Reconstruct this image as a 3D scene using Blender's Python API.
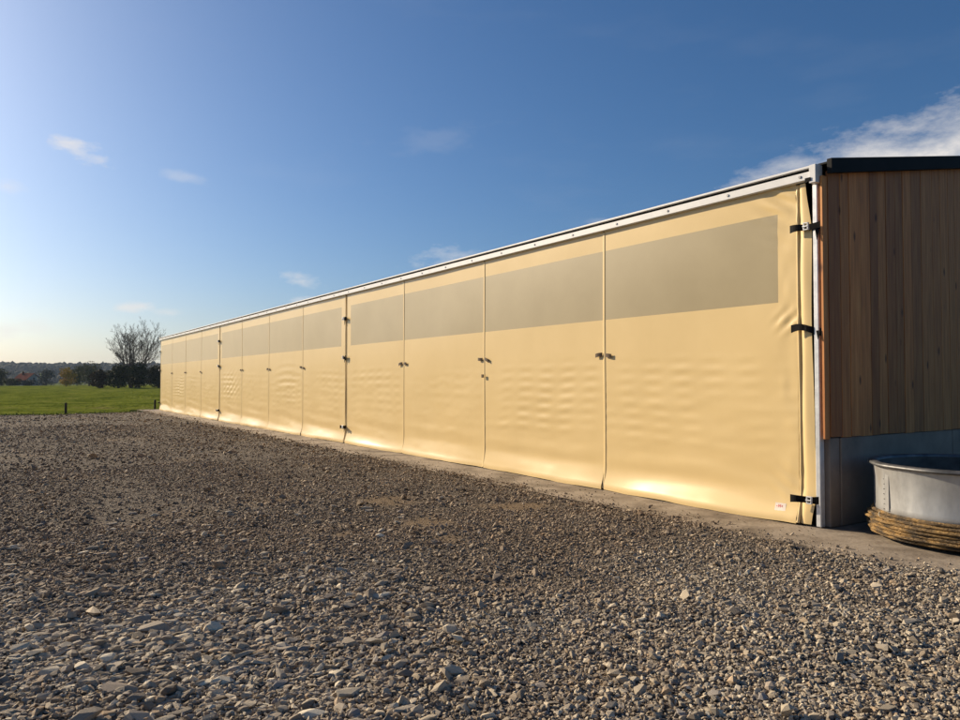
import bpy, bmesh, math, random
import numpy as np
from mathutils import Vector, Matrix, noise

random.seed(7); rng = np.random.default_rng(7)
for o in list(bpy.data.objects): bpy.data.objects.remove(o)
scene = bpy.context.scene
COL = scene.collection
R_ = math.radians

# ------------------------------------------------------------------ camera
# world: barn front is the plane y = 0, its near corner at x = 0, running to x = -39; barn interior at y > 0
TH = R_(32.8)
FW = Vector((-math.cos(TH), math.sin(TH), 0)); RT = Vector((math.sin(TH), math.cos(TH), 0))
CAM = Vector((5.05, -7.55, 1.60))
cd = bpy.data.cameras.new('camera'); cam = bpy.data.objects.new('camera', cd); COL.objects.link(cam)
cd.sensor_width = 36; cd.lens = 28.1; cd.clip_start = 0.05; cd.clip_end = 9000
PITCH = R_(1.6)
cam.location = CAM
look = FW*math.cos(PITCH) + Vector((0,0,math.sin(PITCH)))
cam.rotation_euler = look.to_track_quat('-Z', 'Y').to_euler()
scene.camera = cam
def at(px, Z, h=0.0):            # a real place seen at photo column px, Z metres ahead
    p = CAM + FW*Z + RT*((px-480)/750*Z); return Vector((p.x, p.y, h))

# ------------------------------------------------------------------ sky and sun
SUN_AZ, SUN_EL = R_(23), R_(24)
S = Vector((-math.cos(SUN_AZ)*math.cos(SUN_EL), -math.sin(SUN_AZ)*math.cos(SUN_EL), math.sin(SUN_EL)))
scene.view_settings.view_transform = 'Standard'; scene.view_settings.look = 'None'
scene.view_settings.gamma = 1; scene.view_settings.exposure = 0.55
scene.cycles.max_bounces = 6; scene.cycles.diffuse_bounces = 3; scene.cycles.glossy_bounces = 3; scene.cycles.volume_bounces = 0
w = bpy.data.worlds.new('World'); scene.world = w; w.use_nodes = True
nt = w.node_tree; N = nt.nodes; L = nt.links; N.clear()
def wn(t, **k):
    n = N.new(t)
    for a, b in k.items(): setattr(n, a, b)
    return n
def wmath(op, a, b=None, clamp=False):
    n = N.new('ShaderNodeMath'); n.operation = op; n.use_clamp = clamp
    for i, v in enumerate((a, b)):
        if v is None: continue
        if isinstance(v, (int, float)): n.inputs[i].default_value = v
        else: L.new(v, n.inputs[i])
    return n.outputs[0]
sky = wn('ShaderNodeTexSky', sky_type='NISHITA', sun_disc=False, sun_elevation=SUN_EL,
         sun_rotation=math.atan2(S.x, S.y), altitude=200, air_density=1.0, dust_density=1.7, ozone_density=6.0)
tc = wn('ShaderNodeTexCoord')
n1 = wn('ShaderNodeTexNoise'); n1.inputs['Scale'].default_value = 16; n1.inputs['Detail'].default_value = 7; n1.inputs['Roughness'].default_value = .62
mp = wn('ShaderNodeMapping'); mp.inputs['Scale'].default_value = (1, 1, 2.4)
L.new(tc.outputs['Generated'], mp.inputs[0]); L.new(mp.outputs[0], n1.inputs['Vector'])
nz = wmath('SUBTRACT', n1.outputs[0], .5)
def cloud(px, py, a, b, tilt=0, gain=1.0, rag=4.2):
    d = (FW + RT*((px-480)/750) + Vector((0,0,(381-py)/750))); ln = d.length; d = d/ln
    r = Vector((0,0,1)).cross(d); r = -r.normalized(); u = r.cross(d)
    t = R_(tilt); r2 = r*math.cos(t) + u*math.sin(t); u2 = u*math.cos(t) - r*math.sin(t)
    A = a/750/ln; B = b/750/ln
    sub = wn('ShaderNodeVectorMath', operation='SUBTRACT'); L.new(tc.outputs['Generated'], sub.inputs[0]); sub.inputs[1].default_value = d
    o = []
    for ax, s in ((r2, A), (u2, B)):
        dn = wn('ShaderNodeVectorMath', operation='DOT_PRODUCT'); L.new(sub.outputs[0], dn.inputs[0]); dn.inputs[1].default_value = ax/s
        o.append(wmath('POWER', wmath('ABSOLUTE', dn.outputs['Value']), 2))
    q = wmath('SQRT', wmath('ADD', o[0], o[1]))
    front = wn('ShaderNodeVectorMath', operation='DOT_PRODUCT'); L.new(tc.outputs['Generated'], front.inputs[0]); front.inputs[1].default_value = d
    v = wmath('SUBTRACT', wmath('ADD', 1.0, wmath('MULTIPLY', nz, rag)), q)
    v = wmath('MULTIPLY', v, .9, True)
    v = wmath('MULTIPLY', v, wmath('GREATER_THAN', front.outputs['Value'], 0))
    return wmath('MULTIPLY', v, gain)
masks = [cloud(*c) for c in (
    (77,151,32,11,-18,.75), (885,162,165,42,8,.80,2.4), (945,150,105,46,6,.90,2.4), (468,256,56,14,4,.45), (302,281,22,8,0,.5),
    (300,300,20,4,6,.35), (130,307,20,6,8,.6), (168,313,12,4,0,.4), (8,330,26,9,10,.6), (600,221,18,6,0,.22),
    (800,163,55,14,0,.45,3.0), (180,175,22,6,0,.22), (6,186,14,6,0,.3), (440,135,60,16,12,.07))]
m = masks[0]
for k in masks[1:]: m = wmath('MAXIMUM', m, k)
# thin high veil, the same all round the sky
n2 = wn('ShaderNodeTexNoise'); n2.inputs['Scale'].default_value = 3.2; n2.inputs['Detail'].default_value = 6; n2.inputs['Roughness'].default_value = .6
mp2 = wn('ShaderNodeMapping'); mp2.inputs['Scale'].default_value = (1, 1, 4); mp2.inputs['Rotation'].default_value = (.2, .1, 0)
L.new(tc.outputs['Generated'], mp2.inputs[0]); L.new(mp2.outputs[0], n2.inputs['Vector'])
veil = wmath('MULTIPLY', wmath('SUBTRACT', n2.outputs[0], .55, True), .16)
m = wmath('MAXIMUM', m, veil)
mix = wn('ShaderNodeMix', data_type='RGBA'); L.new(m, mix.inputs['Factor']); hs = wn('ShaderNodeHueSaturation'); hs.inputs['Saturation'].default_value = 1.13; L.new(sky.outputs[0], hs.inputs['Color']); L.new(hs.outputs[0], mix.inputs['A'])
mix.inputs['B'].default_value = (9.2, 8.7, 8.2, 1)
bg = wn('ShaderNodeBackground'); bg.inputs['Strength'].default_value = 0.065
L.new(mix.outputs['Result'], bg.inputs['Color'])
wo = wn('ShaderNodeOutputWorld'); L.new(bg.outputs[0], wo.inputs[0])
sl = bpy.data.lights.new('sun', 'SUN'); sl.energy = 4.9; sl.angle = R_(.53); sl.color = (1, .83, .60)
so = bpy.data.objects.new('sun', sl); COL.objects.link(so); so.rotation_euler = S.to_track_quat('Z', 'Y').to_euler()
so.location = (-20, -20, 30)

# ------------------------------------------------------------------ helpers
def tag(o, label=None, cat=None, group=None, kind=None):
    if label: o['label'] = label
    if cat: o['category'] = cat
    if group: o['group'] = group
    if kind: o['kind'] = kind
    return o
def empty(name, loc=(0,0,0)):
    o = bpy.data.objects.new(name, None); COL.objects.link(o); o.location = loc; o.empty_display_size = .3; return o
def link(name, me, mat=None, parent=None, loc=None):
    o = bpy.data.objects.new(name, me); COL.objects.link(o)
    if mat and not me.materials: me.materials.append(mat)
    if parent is not None:
        o.parent = parent
    if loc is not None: o.location = loc
    return o
class MB:
    def __init__(s): s.v = []; s.f = []; s.sm = []
    def add(s, vs, fs, smooth=False):
        b = len(s.v); s.v += [tuple(v) for v in vs]; s.f += [tuple(i+b for i in f) for f in fs]; s.sm += [smooth]*len(fs); return s
    def box(s, a, b, ch=0.0):
        (x0,y0,z0),(x1,y1,z1) = a, b
        if ch <= 0:
            vs = [(x0,y0,z0),(x1,y0,z0),(x1,y1,z0),(x0,y1,z0),(x0,y0,z1),(x1,y0,z1),(x1,y1,z1),(x0,y1,z1)]
            return s.add(vs, [(3,2,1,0),(4,5,6,7),(0,1,5,4),(1,2,6,5),(2,3,7,6),(3,0,4,7)])
        bm = bmesh.new(); bmesh.ops.create_cube(bm, size=1)
        for v in bm.verts: v.co = Vector(((x0+x1)/2+v.co.x*(x1-x0), (y0+y1)/2+v.co.y*(y1-y0), (z0+z1)/2+v.co.z*(z1-z0)))
        bmesh.ops.bevel(bm, geom=bm.edges[:], offset=ch, segments=1, affect='EDGES')
        bm.verts.index_update()
        s.add([v.co for v in bm.verts], [[v.index for v in f.verts] for f in bm.faces]); bm.free(); return s
    def tube(s, pts, rad, n=8, cap=True, smooth=True):
        pts = [Vector(p) for p in pts]
        if not isinstance(rad, (list, tuple)): rad = [rad]*len(pts)
        vs = []; fs = []; up = None
        for i, p in enumerate(pts):
            t = (pts[min(i+1,len(pts)-1)] - pts[max(i-1,0)]).normalized()
            if up is None: up = Vector((0,0,1)) if abs(t.z) < .9 else Vector((1,0,0))
            a = t.cross(up).normalized(); b = a.cross(t).normalized(); up = b
            for k in range(n):
                q = 2*math.pi*k/n; vs.append(p + a*(math.cos(q)*rad[i]) + b*(math.sin(q)*rad[i]))
        for i in range(len(pts)-1):
            for k in range(n):
                fs.append((i*n+k, (i+1)*n+k, (i+1)*n+(k+1)%n, i*n+(k+1)%n))
        s.add(vs, fs, smooth)
        if cap: s.add(vs[:n], [tuple(range(n))]); s.add(vs[-n:], [tuple(range(n-1,-1,-1))])
        return s
    def lathe(s, prof, n=64, c=(0,0,0), wob=None):
        vs = []; fs = []
        for (r, z) in prof:
            for k in range(n):
                q = 2*math.pi*k/n; rr = r + (wob(q, z) if wob else 0)
                vs.append((c[0]+rr*math.cos(q), c[1]+rr*math.sin(q), c[2]+z))
        for i in range(len(prof)-1):
            for k in range(n): fs.append((i*n+k, i*n+(k+1)%n, (i+1)*n+(k+1)%n, (i+1)*n+k))
        return s.add(vs, fs, True)
    def mesh(s, name):
        me = bpy.data.meshes.new(name); me.from_pydata(s.v, [], s.f); me.update()
        me.polygons.foreach_set('use_smooth', s.sm); return me
    def build(s, name, mat, parent=None, loc=None): return link(name, s.mesh(name), mat, parent, loc)
def grid_mesh(name, P, smooth=True, skip=None):
    # P: (nu, nv, 3) array -> quads
    nu, nv = P.shape[:2]; idx = np.arange(nu*nv).reshape(nu, nv)
    q = np.stack([idx[:-1,:-1], idx[1:,:-1], idx[1:,1:], idx[:-1,1:]], -1)
    q = q[~skip] if skip is not None else q.reshape(-1,4)
    me = bpy.data.meshes.new(name); me.from_pydata(P.reshape(-1,3).tolist(), [], q.reshape(-1,4).tolist())
    me.polygons.foreach_set('use_smooth', [smooth]*len(me.polygons)); me.update(); return me
_tab = rng.random((256,256))
def vn(x, y):                     # value noise, numpy, -1..1
    x = np.asarray(x, float); y = np.asarray(y, float)
    xi = np.floor(x).astype(int); yi = np.floor(y).astype(int); fx = x-xi; fy = y-yi
    fx = fx*fx*(3-2*fx); fy = fy*fy*(3-2*fy)
    g = lambda a, b: _tab[a & 255, b & 255]
    v = g(xi,yi)*(1-fx)*(1-fy)+g(xi+1,yi)*fx*(1-fy)+g(xi,yi+1)*(1-fx)*fy+g(xi+1,yi+1)*fx*fy
    return v*2-1
def sst(a, b, x):
    t = np.clip((np.asarray(x, float)-a)/(b-a), 0, 1); return t*t*(3-2*t)

# ------------------------------------------------------------------ materials
def mat(name, base, rough=.7, metal=0, spec=.5):
    mt = bpy.data.materials.new(name); mt.use_nodes = True; b = mt.node_tree.nodes['Principled BSDF']
    b.inputs['Base Color'].default_value = (*base, 1); b.inputs['Roughness'].default_value = rough
    b.inputs['Metallic'].default_value = metal; b.inputs['Specular IOR Level'].default_value = spec
    return mt
def nd(mt, t, **k):
    n = mt.node_tree.nodes.new(t)
    for a, b in k.items(): setattr(n, a, b)
    return n
def lk(mt, a, b): mt.node_tree.links.new(a, b)
def noisy(mt, cols, scale=5, detail=6, pos=(.3,.7), coord='Object', stretch=(1,1,1), bump=0, bscale=None, bdist=.01, rough=None):
    b = mt.node_tree.nodes['Principled BSDF']
    t = nd(mt, 'ShaderNodeTexCoord'); mp = nd(mt, 'ShaderNodeMapping'); mp.inputs['Scale'].default_value = stretch
    lk(mt, t.outputs[coord], mp.inputs[0])
    n = nd(mt, 'ShaderNodeTexNoise'); n.inputs['Scale'].default_value = scale; n.inputs['Detail'].default_value = detail; n.inputs['Roughness'].default_value = .6
    lk(mt, mp.outputs[0], n.inputs['Vector'])
    r = nd(mt, 'ShaderNodeValToRGB'); e = r.color_ramp.elements
    ps = np.linspace(pos[0], pos[1], len(cols))
    while len(e) < len(cols): e.new(.5)
    for i, c in enumerate(cols): e[i].position = ps[i]; e[i].color = (*c, 1)
    lk(mt, n.outputs[0], r.inputs[0]); lk(mt, r.outputs[0], b.inputs['Base Color'])
    if rough:
        mr = nd(mt, 'ShaderNodeMapRange'); mr.inputs['To Min'].default_value = rough[0]; mr.inputs['To Max'].default_value = rough[1]
        lk(mt, n.outputs[0], mr.inputs[0]); lk(mt, mr.outputs[0], b.inputs['Roughness'])
    if bump:
        n2 = nd(mt, 'ShaderNodeTexNoise'); n2.inputs['Scale'].default_value = bscale or scale*4; n2.inputs['Detail'].default_value = 6
        lk(mt, mp.outputs[0], n2.inputs['Vector'])
        bp = nd(mt, 'ShaderNodeBump'); bp.inputs['Strength'].default_value = bump; bp.inputs['Distance'].default_value = bdist
        lk(mt, n2.outputs[0], bp.inputs['Height']); lk(mt, bp.outputs[0], b.inputs['Normal'])
    return mt
def random_tint(mt, cols, amount=1.0):
    """base colour chosen by the object's own random number, multiplied with what is linked already"""
    b = mt.node_tree.nodes['Principled BSDF']
    oi = nd(mt, 'ShaderNodeObjectInfo'); r = nd(mt, 'ShaderNodeValToRGB'); e = r.color_ramp.elements
    while len(e) < len(cols): e.new(.5)
    for i, c in enumerate(cols): e[i].position = i/(len(cols)-1); e[i].color = (*c, 1)
    lk(mt, oi.outputs['Random'], r.inputs[0])
    src = b.inputs['Base Color'].links[0].from_socket
    mx = nd(mt, 'ShaderNodeMix', data_type='RGBA', blend_type='MULTIPLY'); mx.inputs['Factor'].default_value = amount
    lk(mt, src, mx.inputs['A']); lk(mt, r.outputs[0], mx.inputs['B']); lk(mt, mx.outputs['Result'], b.inputs['Base Color'])
    return mt

M = {}
M['pvc'] = noisy(mat('tan_pvc', (.7,.48,.2), .36, spec=.38), [(.745,.555,.265),(.785,.59,.29)], 1.3, 4, rough=(.27,.35), bump=.05, bscale=60, bdist=.002)
M['mesh'] = noisy(mat('mesh_window', (.4,.33,.2), .42, spec=.46), [(.315,.25,.128),(.355,.285,.152)], 1.1, 4, rough=(.42,.52), bump=.15, bscale=300, bdist=.001)
_b = M['mesh'].node_tree.nodes['Principled BSDF']; _b.inputs['Sheen Weight'].default_value = .45; _b.inputs['Sheen Roughness'].default_value = .35; _b.inputs['Sheen Tint'].default_value = (1,.9,.7,1)
M['galv'] = noisy(mat('galvanised', (.6,.6,.6), .4, .45), [(.62,.63,.64),(.76,.77,.78)], 14, 5, rough=(.32,.5))
M['alu'] = noisy(mat('white_metal_rail', (.8,.8,.78), .42, .0), [(.68,.69,.70),(.77,.77,.77)], 6, 4)
M['black'] = noisy(mat('black_webbing', (.012,.012,.012), .8, spec=.15), [(.004,.004,.0045),(.009,.009,.0095)], 40)
M['brown'] = noisy(mat('brown_hook_tape', (.07,.04,.02), .8), [(.055,.03,.013),(.09,.055,.026)], 40)
M['fascia'] = noisy(mat('black_fascia', (.02,.021,.024), .7, spec=.15), [(.008,.0085,.010),(.013,.0135,.015)], 5)
M['roof'] = noisy(mat('roof_sheet', (.05,.05,.055), .5), [(.04,.04,.045),(.06,.06,.065)], 3)
M['concrete_dark'] = noisy(mat('plinth_concrete', (.17,.18,.19), .75), [(.16,.13,.105),(.25,.20,.155),(.33,.265,.205)], 1.6, 8, pos=(.3,.72), bump=.2, bscale=30, bdist=.004)
M['apron'] = noisy(mat('dirty_concrete', (.3,.25,.19), .9), [(.085,.062,.042),(.18,.14,.10),(.30,.245,.185),(.20,.155,.11)], 1.5, 9, pos=(.3,.72), bump=.5, bscale=22, bdist=.012)
M['steel'] = noisy(mat('steel_post', (.25,.25,.26), .5, .6), [(.2,.2,.21),(.3,.3,.31)], 8)
# larch boards: grain and a tone of their own
wd = mat('larch_board', (.2,.11,.055), .62); M['wood'] = wd
noisy(wd, [(.36,.138,.042),(.53,.218,.068),(.66,.32,.11)], 3.2, 9, pos=(.28,.74), stretch=(7,7,.45), bump=.25, bscale=9, bdist=.003)
kt = nd(wd, 'ShaderNodeTexCoord'); km = nd(wd, 'ShaderNodeMapping'); km.inputs['Scale'].default_value = (5.5, 5.5, 2.1); lk(wd, kt.outputs['Object'], km.inputs[0])
kv = nd(wd, 'ShaderNodeTexVoronoi'); kv.inputs['Scale'].default_value = 1.0; lk(wd, km.outputs[0], kv.inputs['Vector'])
kr = nd(wd, 'ShaderNodeValToRGB'); kr.color_ramp.elements[0].position = .06; kr.color_ramp.elements[0].color = (.16,.12,.10,1); kr.color_ramp.elements[1].position = .15; kr.color_ramp.elements[1].color = (1,1,1,1)
lk(wd, kv.outputs['Distance'], kr.inputs[0]); kx = nd(wd, 'ShaderNodeMix', data_type='RGBA', blend_type='MULTIPLY'); kx.inputs['Factor'].default_value = .85
kb = wd.node_tree.nodes['Principled BSDF']; lk(wd, kb.inputs['Base Color'].links[0].from_socket, kx.inputs['A']); lk(wd, kr.outputs[0], kx.inputs['B']); lk(wd, kx.outputs['Result'], kb.inputs['Base Color'])
random_tint(wd, [(.50,.43,.35),(1.08,1.02,.9),(.66,.60,.52),(1.25,1.12,.95),(.58,.48,.38),(.95,.9,.8)])

# ------------------------------------------------------------------ ground, hills
def terr(x, y):
    x = np.asarray(x, float); y = np.asarray(y, float)
    d = np.hypot(x-CAM.x, y-CAM.y)
    near = sst(-37.0, -44.0, x)                       # 0 on the yard side, 1 in the field
    near = np.maximum(near, sst(60, 90, d))
    h = -.12 + near*(.10 + .16*vn(x/7.0+3, y/19.0) + .11*vn(x/2.6, y/7.0+8) + .25*vn(x/45, y/45)*sst(60,120,d))
    h = h - 9*sst(300, 620, d)
    h = h + (38 + 5*vn(x/330+1, y/330) + 2.5*vn(x/90, y/90))*sst(800, 1750, d)
    return h
rs = np.concatenate([np.linspace(.5, 30, 24), np.geomspace(31, 4200, 230)]); ang = np.linspace(0, 2*math.pi, 721)
RR, AA = np.meshgrid(rs, ang, indexing='ij'); X = CAM.x+RR*np.cos(AA); Y = CAM.y+RR*np.sin(AA)
gm = mat('field_grass', (.06,.1,.02), 1.0, spec=0)
noisy(gm, [(.050,.070,.012),(.098,.124,.021),(.15,.172,.030),(.165,.155,.055)], .35, 10, pos=(.3,.72), bump=1.0, bscale=2.2, bdist=.30)
M['grass'] = gm
ground = link('ground', grid_mesh('ground', np.stack([X, Y, terr(X, Y)], -1)), gm); tag(ground, kind='structure', label='green grass field rolling out to the wooded ridge')

# gravel yard: compacted dirt with stones
YX0, YX1, YY0, YY1 = -38.2, 22, -46, -.55
def yard_edge(y): return -36.9 + .5*vn(y/1.7, 4) + .25*vn(y/.5, 9) + .10*(y+5)*-1
def yard_h(x, y):
    x = np.asarray(x, float); y = np.asarray(y, float)
    h = .035*vn(x/1.6, y/1.6) + .018*vn(x/.55+5, y/.55) + .06*vn(x/5.5+9, y/5.5)
    k = sst(-.9, -2.2, y)
    slope = .02*sst(-1.2,-.7,y)*0
    h = h*k + (1-k)*(.004 + .012*vn(x/.5, y/.5)) + slope
    h = h - .14*sst(-.98+.0, -.80, y + .07*vn(x/.7, 3) + .03*vn(x/.2, 7)) - .0
    e = yard_edge(y); h = h - .2*sst(.2, -.9, x-e)
    return h
xs = np.concatenate([np.arange(YX0, -12, .30), np.arange(-12, 9, .14), np.arange(9, YX1, .4)])
ys = np.concatenate([np.arange(YY0, -12, .4), np.arange(-12, YY1+.01, .13)])
XX, YYg = np.meshgrid(xs, ys, indexing='ij')
dm = mat('yard_dirt', (.1,.08,.06), .95, spec=.15); M['dirt'] = dm
bs = dm.node_tree.nodes['Principled BSDF']
t_ = nd(dm, 'ShaderNodeTexCoord'); wp = nd(dm, 'ShaderNodeTexNoise'); wp.inputs['Scale'].default_value = 30; wp.inputs['Detail'].default_value = 3
lk(dm, t_.outputs['Object'], wp.inputs['Vector'])
mxv = nd(dm, 'ShaderNodeMix', data_type='VECTOR'); mxv.inputs['Factor'].default_value = .03
lk(dm, t_.outputs['Object'], mxv.inputs['A']); lk(dm, wp.outputs['Color'], mxv.inputs['B'])
vo1 = nd(dm, 'ShaderNodeTexVoronoi'); vo1.inputs['Scale'].default_value = 42; lk(dm, mxv.outputs['Result'], vo1.inputs['Vector'])
vo2 = nd(dm, 'ShaderNodeTexVoronoi'); vo2.inputs['Scale'].default_value = 95; lk(dm, mxv.outputs['Result'], vo2.inputs['Vector'])
sp = nd(dm, 'ShaderNodeSeparateColor'); lk(dm, vo1.outputs['Color'], sp.inputs[0])
rp = nd(dm, 'ShaderNodeValToRGB'); e = rp.color_ramp.elements
for i_, c_ in enumerate([(.070,.056,.045),(.115,.094,.076),(.15,.124,.098),(.10,.087,.076),(.21,.172,.132),(.34,.285,.225)]):
    if i_ > 1: e.new(.5)
for i_, c_ in enumerate([(.070,.056,.045),(.115,.094,.076),(.15,.124,.098),(.10,.087,.076),(.21,.172,.132),(.34,.285,.225)]):
    e[i_].position = i_/5; e[i_].color = (*c_, 1)
lk(dm, sp.outputs[0], rp.inputs[0])
nb_ = nd(dm, 'ShaderNodeTexNoise'); nb_.inputs['Scale'].default_value = .55; nb_.inputs['Detail'].default_value = 8; lk(dm, t_.outputs['Object'], nb_.inputs['Vector'])
rb = nd(dm, 'ShaderNodeValToRGB'); rb.color_ramp.elements[0].position = .6; rb.color_ramp.elements[0].color = (0,0,0,1); rb.color_ramp.elements[1].position = .72; rb.color_ramp.elements[1].color = (.75,.75,.75,1)
lk(dm, nb_.outputs[0], rb.inputs[0])
mxc = nd(dm, 'ShaderNodeMix', data_type='RGBA'); lk(dm, rb.outputs[0], mxc.inputs['Factor']); lk(dm, rp.outputs[0], mxc.inputs['A']); mxc.inputs['B'].default_value = (.27,.185,.105,1)
lk(dm, mxc.outputs['Result'], bs.inputs['Base Color'])
ad = nd(dm, 'ShaderNodeMath', operation='ADD'); lk(dm, vo1.outputs['Distance'], ad.inputs[0]); lk(dm, vo2.outputs['Distance'], ad.inputs[1])
bp_ = nd(dm, 'ShaderNodeBump', invert=True); bp_.inputs['Strength'].default_value = 1.0; bp_.inputs['Distance'].default_value = .022
lk(dm, ad.outputs[0], bp_.inputs['Height']); lk(dm, bp_.outputs[0], bs.inputs['Normal'])
# each stone of the fine crust too small to model: relief only
yard = link('gravel_yard', grid_mesh('gravel_yard', np.stack([XX, YYg, yard_h(XX, YYg)], -1)), dm)
tag(yard, kind='structure', label='brown grey stony yard in front of the barn')

# concrete apron along the wall and round the corner
ap = MB(); n = 150
axs = np.linspace(-40.3, 9, n); rows = [(-1.06,.0),(-.55,.004),(0.0,.008),(.6,.008)]
P = np.zeros((n, 12, 3))
for j, yy in enumerate(np.concatenate([np.linspace(-1.02, .35, 10), [6, 14]])):
    P[:, j, 0] = axs; P[:, j, 1] = yy + (.02*vn(axs/.8, 1) if j == 0 else 0); P[:, j, 2] = .004 + .004*vn(axs/1.1, yy*2)
apron = link('concrete_apron', grid_mesh('concrete_apron', P), M['apron'])
tag(apron, kind='structure', label='dirty concrete strip along the foot of the barn')

# ------------------------------------------------------------------ barn
BL, BD, EAVE, PITCHR = 39.0, 14.0, 3.93, .172
barn = empty('barn', (0,0,0)); tag(barn, 'long low barn with dark larch gable and tan curtain front', 'barn')
GX = .28                                  # gable face
# corner post and bay posts
def post(x):
    m_ = MB().box((x-.04, .03, 0.012), (x+.04, .11, 3.80), .006); return m_.build('post', M['galv'], barn)
for x in (-13.03, -26.03, -38.97): post(x)
MB().box((.136, -.03, .012), (.196, .05, 3.763), .008).build('post', M['galv'], barn)
for k in range(1, 12):
    if k % 4: MB().box((-3.25*k-.05, .14, .012), (-3.25*k+.05, .26, 3.80), .006).build('inner_column', M['steel'], barn)
# rail under the eaves
rail = MB().box((-BL-.05, -.075, 3.815), (.20, .005, 3.905), .006).build('top_rail', M['alu'], barn)
MB().box((-BL-.05, -.055, 3.908), (.16, -.01, 3.932)).build('rail_gap_strip', M['fascia'], rail)
MB().box((-BL-.05, -.095, 3.935), (.17, .06, 3.962), .004).build('rail_cap', M['alu'], rail)
MB().box((.146, -.098, 3.765), (.226, .03, 3.966), .005).build('rail_end_box', M['alu'], rail)
MB().box((.10, -.108, 3.79), (.17, -.101, 3.83), .003).build('rail_end_latch', M['black'], rail)
bolt = None
for k in range(40):
    x = .02 - k*.98
    if bolt is None:
        b_ = MB(); b_.tube([(0,-.076,0),(0,-.084,0)], .016, 6, smooth=False); bolt = b_.mesh('bolt'); bolt.materials.append(M['steel'])
    link('bolt', bolt, None, rail, (x, 0, 3.865))
# roof: two slopes with ridge, fascia boards
rz = lambda y: EAVE+.035 + (PITCHR*y if y < BD/2 else PITCHR*(BD-y))
def slope_mesh(y0, y1):
    m_ = MB(); n_ = 200; vs = []; x0, x1 = -BL-.35, GX+.06
    prof = []
    for i in range(n_+1):
        x = x0+(x1-x0)*i/n_; prof.append((x, .022 if i % 2 else 0))
    for (x, dz) in prof:
        for yy in (y0, y1): vs.append((x, yy, rz(yy)+dz))
    fs = [(2*i, 2*i+2, 2*i+3, 2*i+1) for i in range(n_)]
    m_.add(vs, fs)
    k = len(vs); m_.add([(a, b, c-.05) for a, b, c in vs], [f[::-1] for f in fs]); return m_
roof = slope_mesh(.06, BD/2).build('roof', M['roof'], barn)
slope_mesh(BD/2, BD+.12).build('roof_slope', M['roof'], roof)
for (ya, yb) in ((-.02, BD/2), (BD/2, BD+.14)):      # verge fascia on the near gable
    for gx0, gx1 in ((GX+.03, GX+.085), (-BL-.40, -BL-.35)):
        v = []
        for x in (gx0, gx1):
            for yy in (ya, yb):
                z = rz(yy); v += [(x, yy, z-.115), (x, yy, z+.045)]
        MB().add(v, [(0,1,3,2),(4,6,7,5),(0,4,5,1),(2,3,7,6),(1,5,7,3),(0,2,6,4)]).build('fascia', M['fascia'], roof)
    
MB().box((-BL-.34, .0, EAVE+.036), (GX+.028, .055, EAVE+.056)).build('eaves_trim', M['fascia'], roof)
# gable wall: larch boards over a concrete plinth
gable = MB().box((GX-.10, .12, 1.02), (GX-.04, BD-.1, 3.90)).build('gable_wall', mat('wall_core', (.02,.018,.016), .9), barn)
v = [(GX-.10,.12,3.9),(GX-.10,BD-.12,3.9),(GX-.10,BD/2,rz(BD/2)-.06),(GX-.04,.12,3.9),(GX-.04,BD-.12,3.9),(GX-.04,BD/2,rz(BD/2)-.06)]
MB().add(v, [(0,1,2),(3,5,4),(0,2,5,3),(2,1,4,5)]).build('gable_core', gable.data.materials[0], gable)
y = .055; k = 0
while y < BD-.15:
    wdt = random.choice((.17,.20,.22,.24,.27)); y1 = min(y+wdt, BD-.05)
    z0 = .985+random.uniform(-.006,.006); d = random.uniform(-.004,.004)
    a, b = y+.003, y1-.003; x0, x1 = GX-.038, GX-.010+d; t0 = rz(a)-.075; t1 = rz(b)-.075; c = .003
    vs = [(x0,a,z0),(x1-c,a,z0),(x1,a+c,z0),(x1,b-c,z0),(x1-c,b,z0),(x0,b,z0),
          (x0,a,t0),(x1-c,a,t0),(x1,a+c,t0),(x1,b-c,t1),(x1-c,b,t1),(x0,b,t1)]
    fs = [(0,1,7,6),(1,2,8,7),(2,3,9,8),(3,4,10,9),(4,5,11,10),(5,0,6,11),(5,4,3,2,1,0),(6,7,8,9,10,11)]
    MB().add(vs, fs).build('board', wd, gable); y = y1; k += 1
MB().box((GX-.046, -.036, .97), (GX-.018, .052, rz(0)-.125), .003).build('corner_board', wd, gable)
MB().box((GX-.12, .03, 1.0), (GX-.062, .10, rz(0)-.135), .002).build('corner_batten', wd, gable)
# plinth
pl = MB().box((GX-.20, .06, .01), (GX-.03, .245, .978), .008).build('plinth', M['concrete_dark'], barn)
yy = .255
while yy < BD-.5:
    MB().box((GX-.20, yy, .01), (GX-.02, min(yy+2.45, BD-.1), .978), .008).build('concrete_panel', M['concrete_dark'], pl); yy += 2.46
# back and far walls, floor slab inside
MB().box((-BL, BD-.2, .01), (GX-.25, BD-.05, 3.9)).build('rear_wall', M['concrete_dark'], barn)
MB().add([(-BL-.02,.12,.01),(-BL-.02,BD-.06,.01),(-BL-.02,BD-.06,3.9),(-BL-.02,BD/2,rz(BD/2)-.06),(-BL-.02,.12,3.9),
          (-BL-.10,.12,.01),(-BL-.10,BD-.06,.01),(-BL-.10,BD-.06,3.9),(-BL-.10,BD/2,rz(BD/2)-.06),(-BL-.10,.12,3.9)],
         [(0,1,2,3,4),(9,8,7,6,5),(0,4,9,5),(1,6,7,2),(3,2,7,8),(4,3,8,9)]).build('far_gable_wall', wd, barn)

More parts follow.
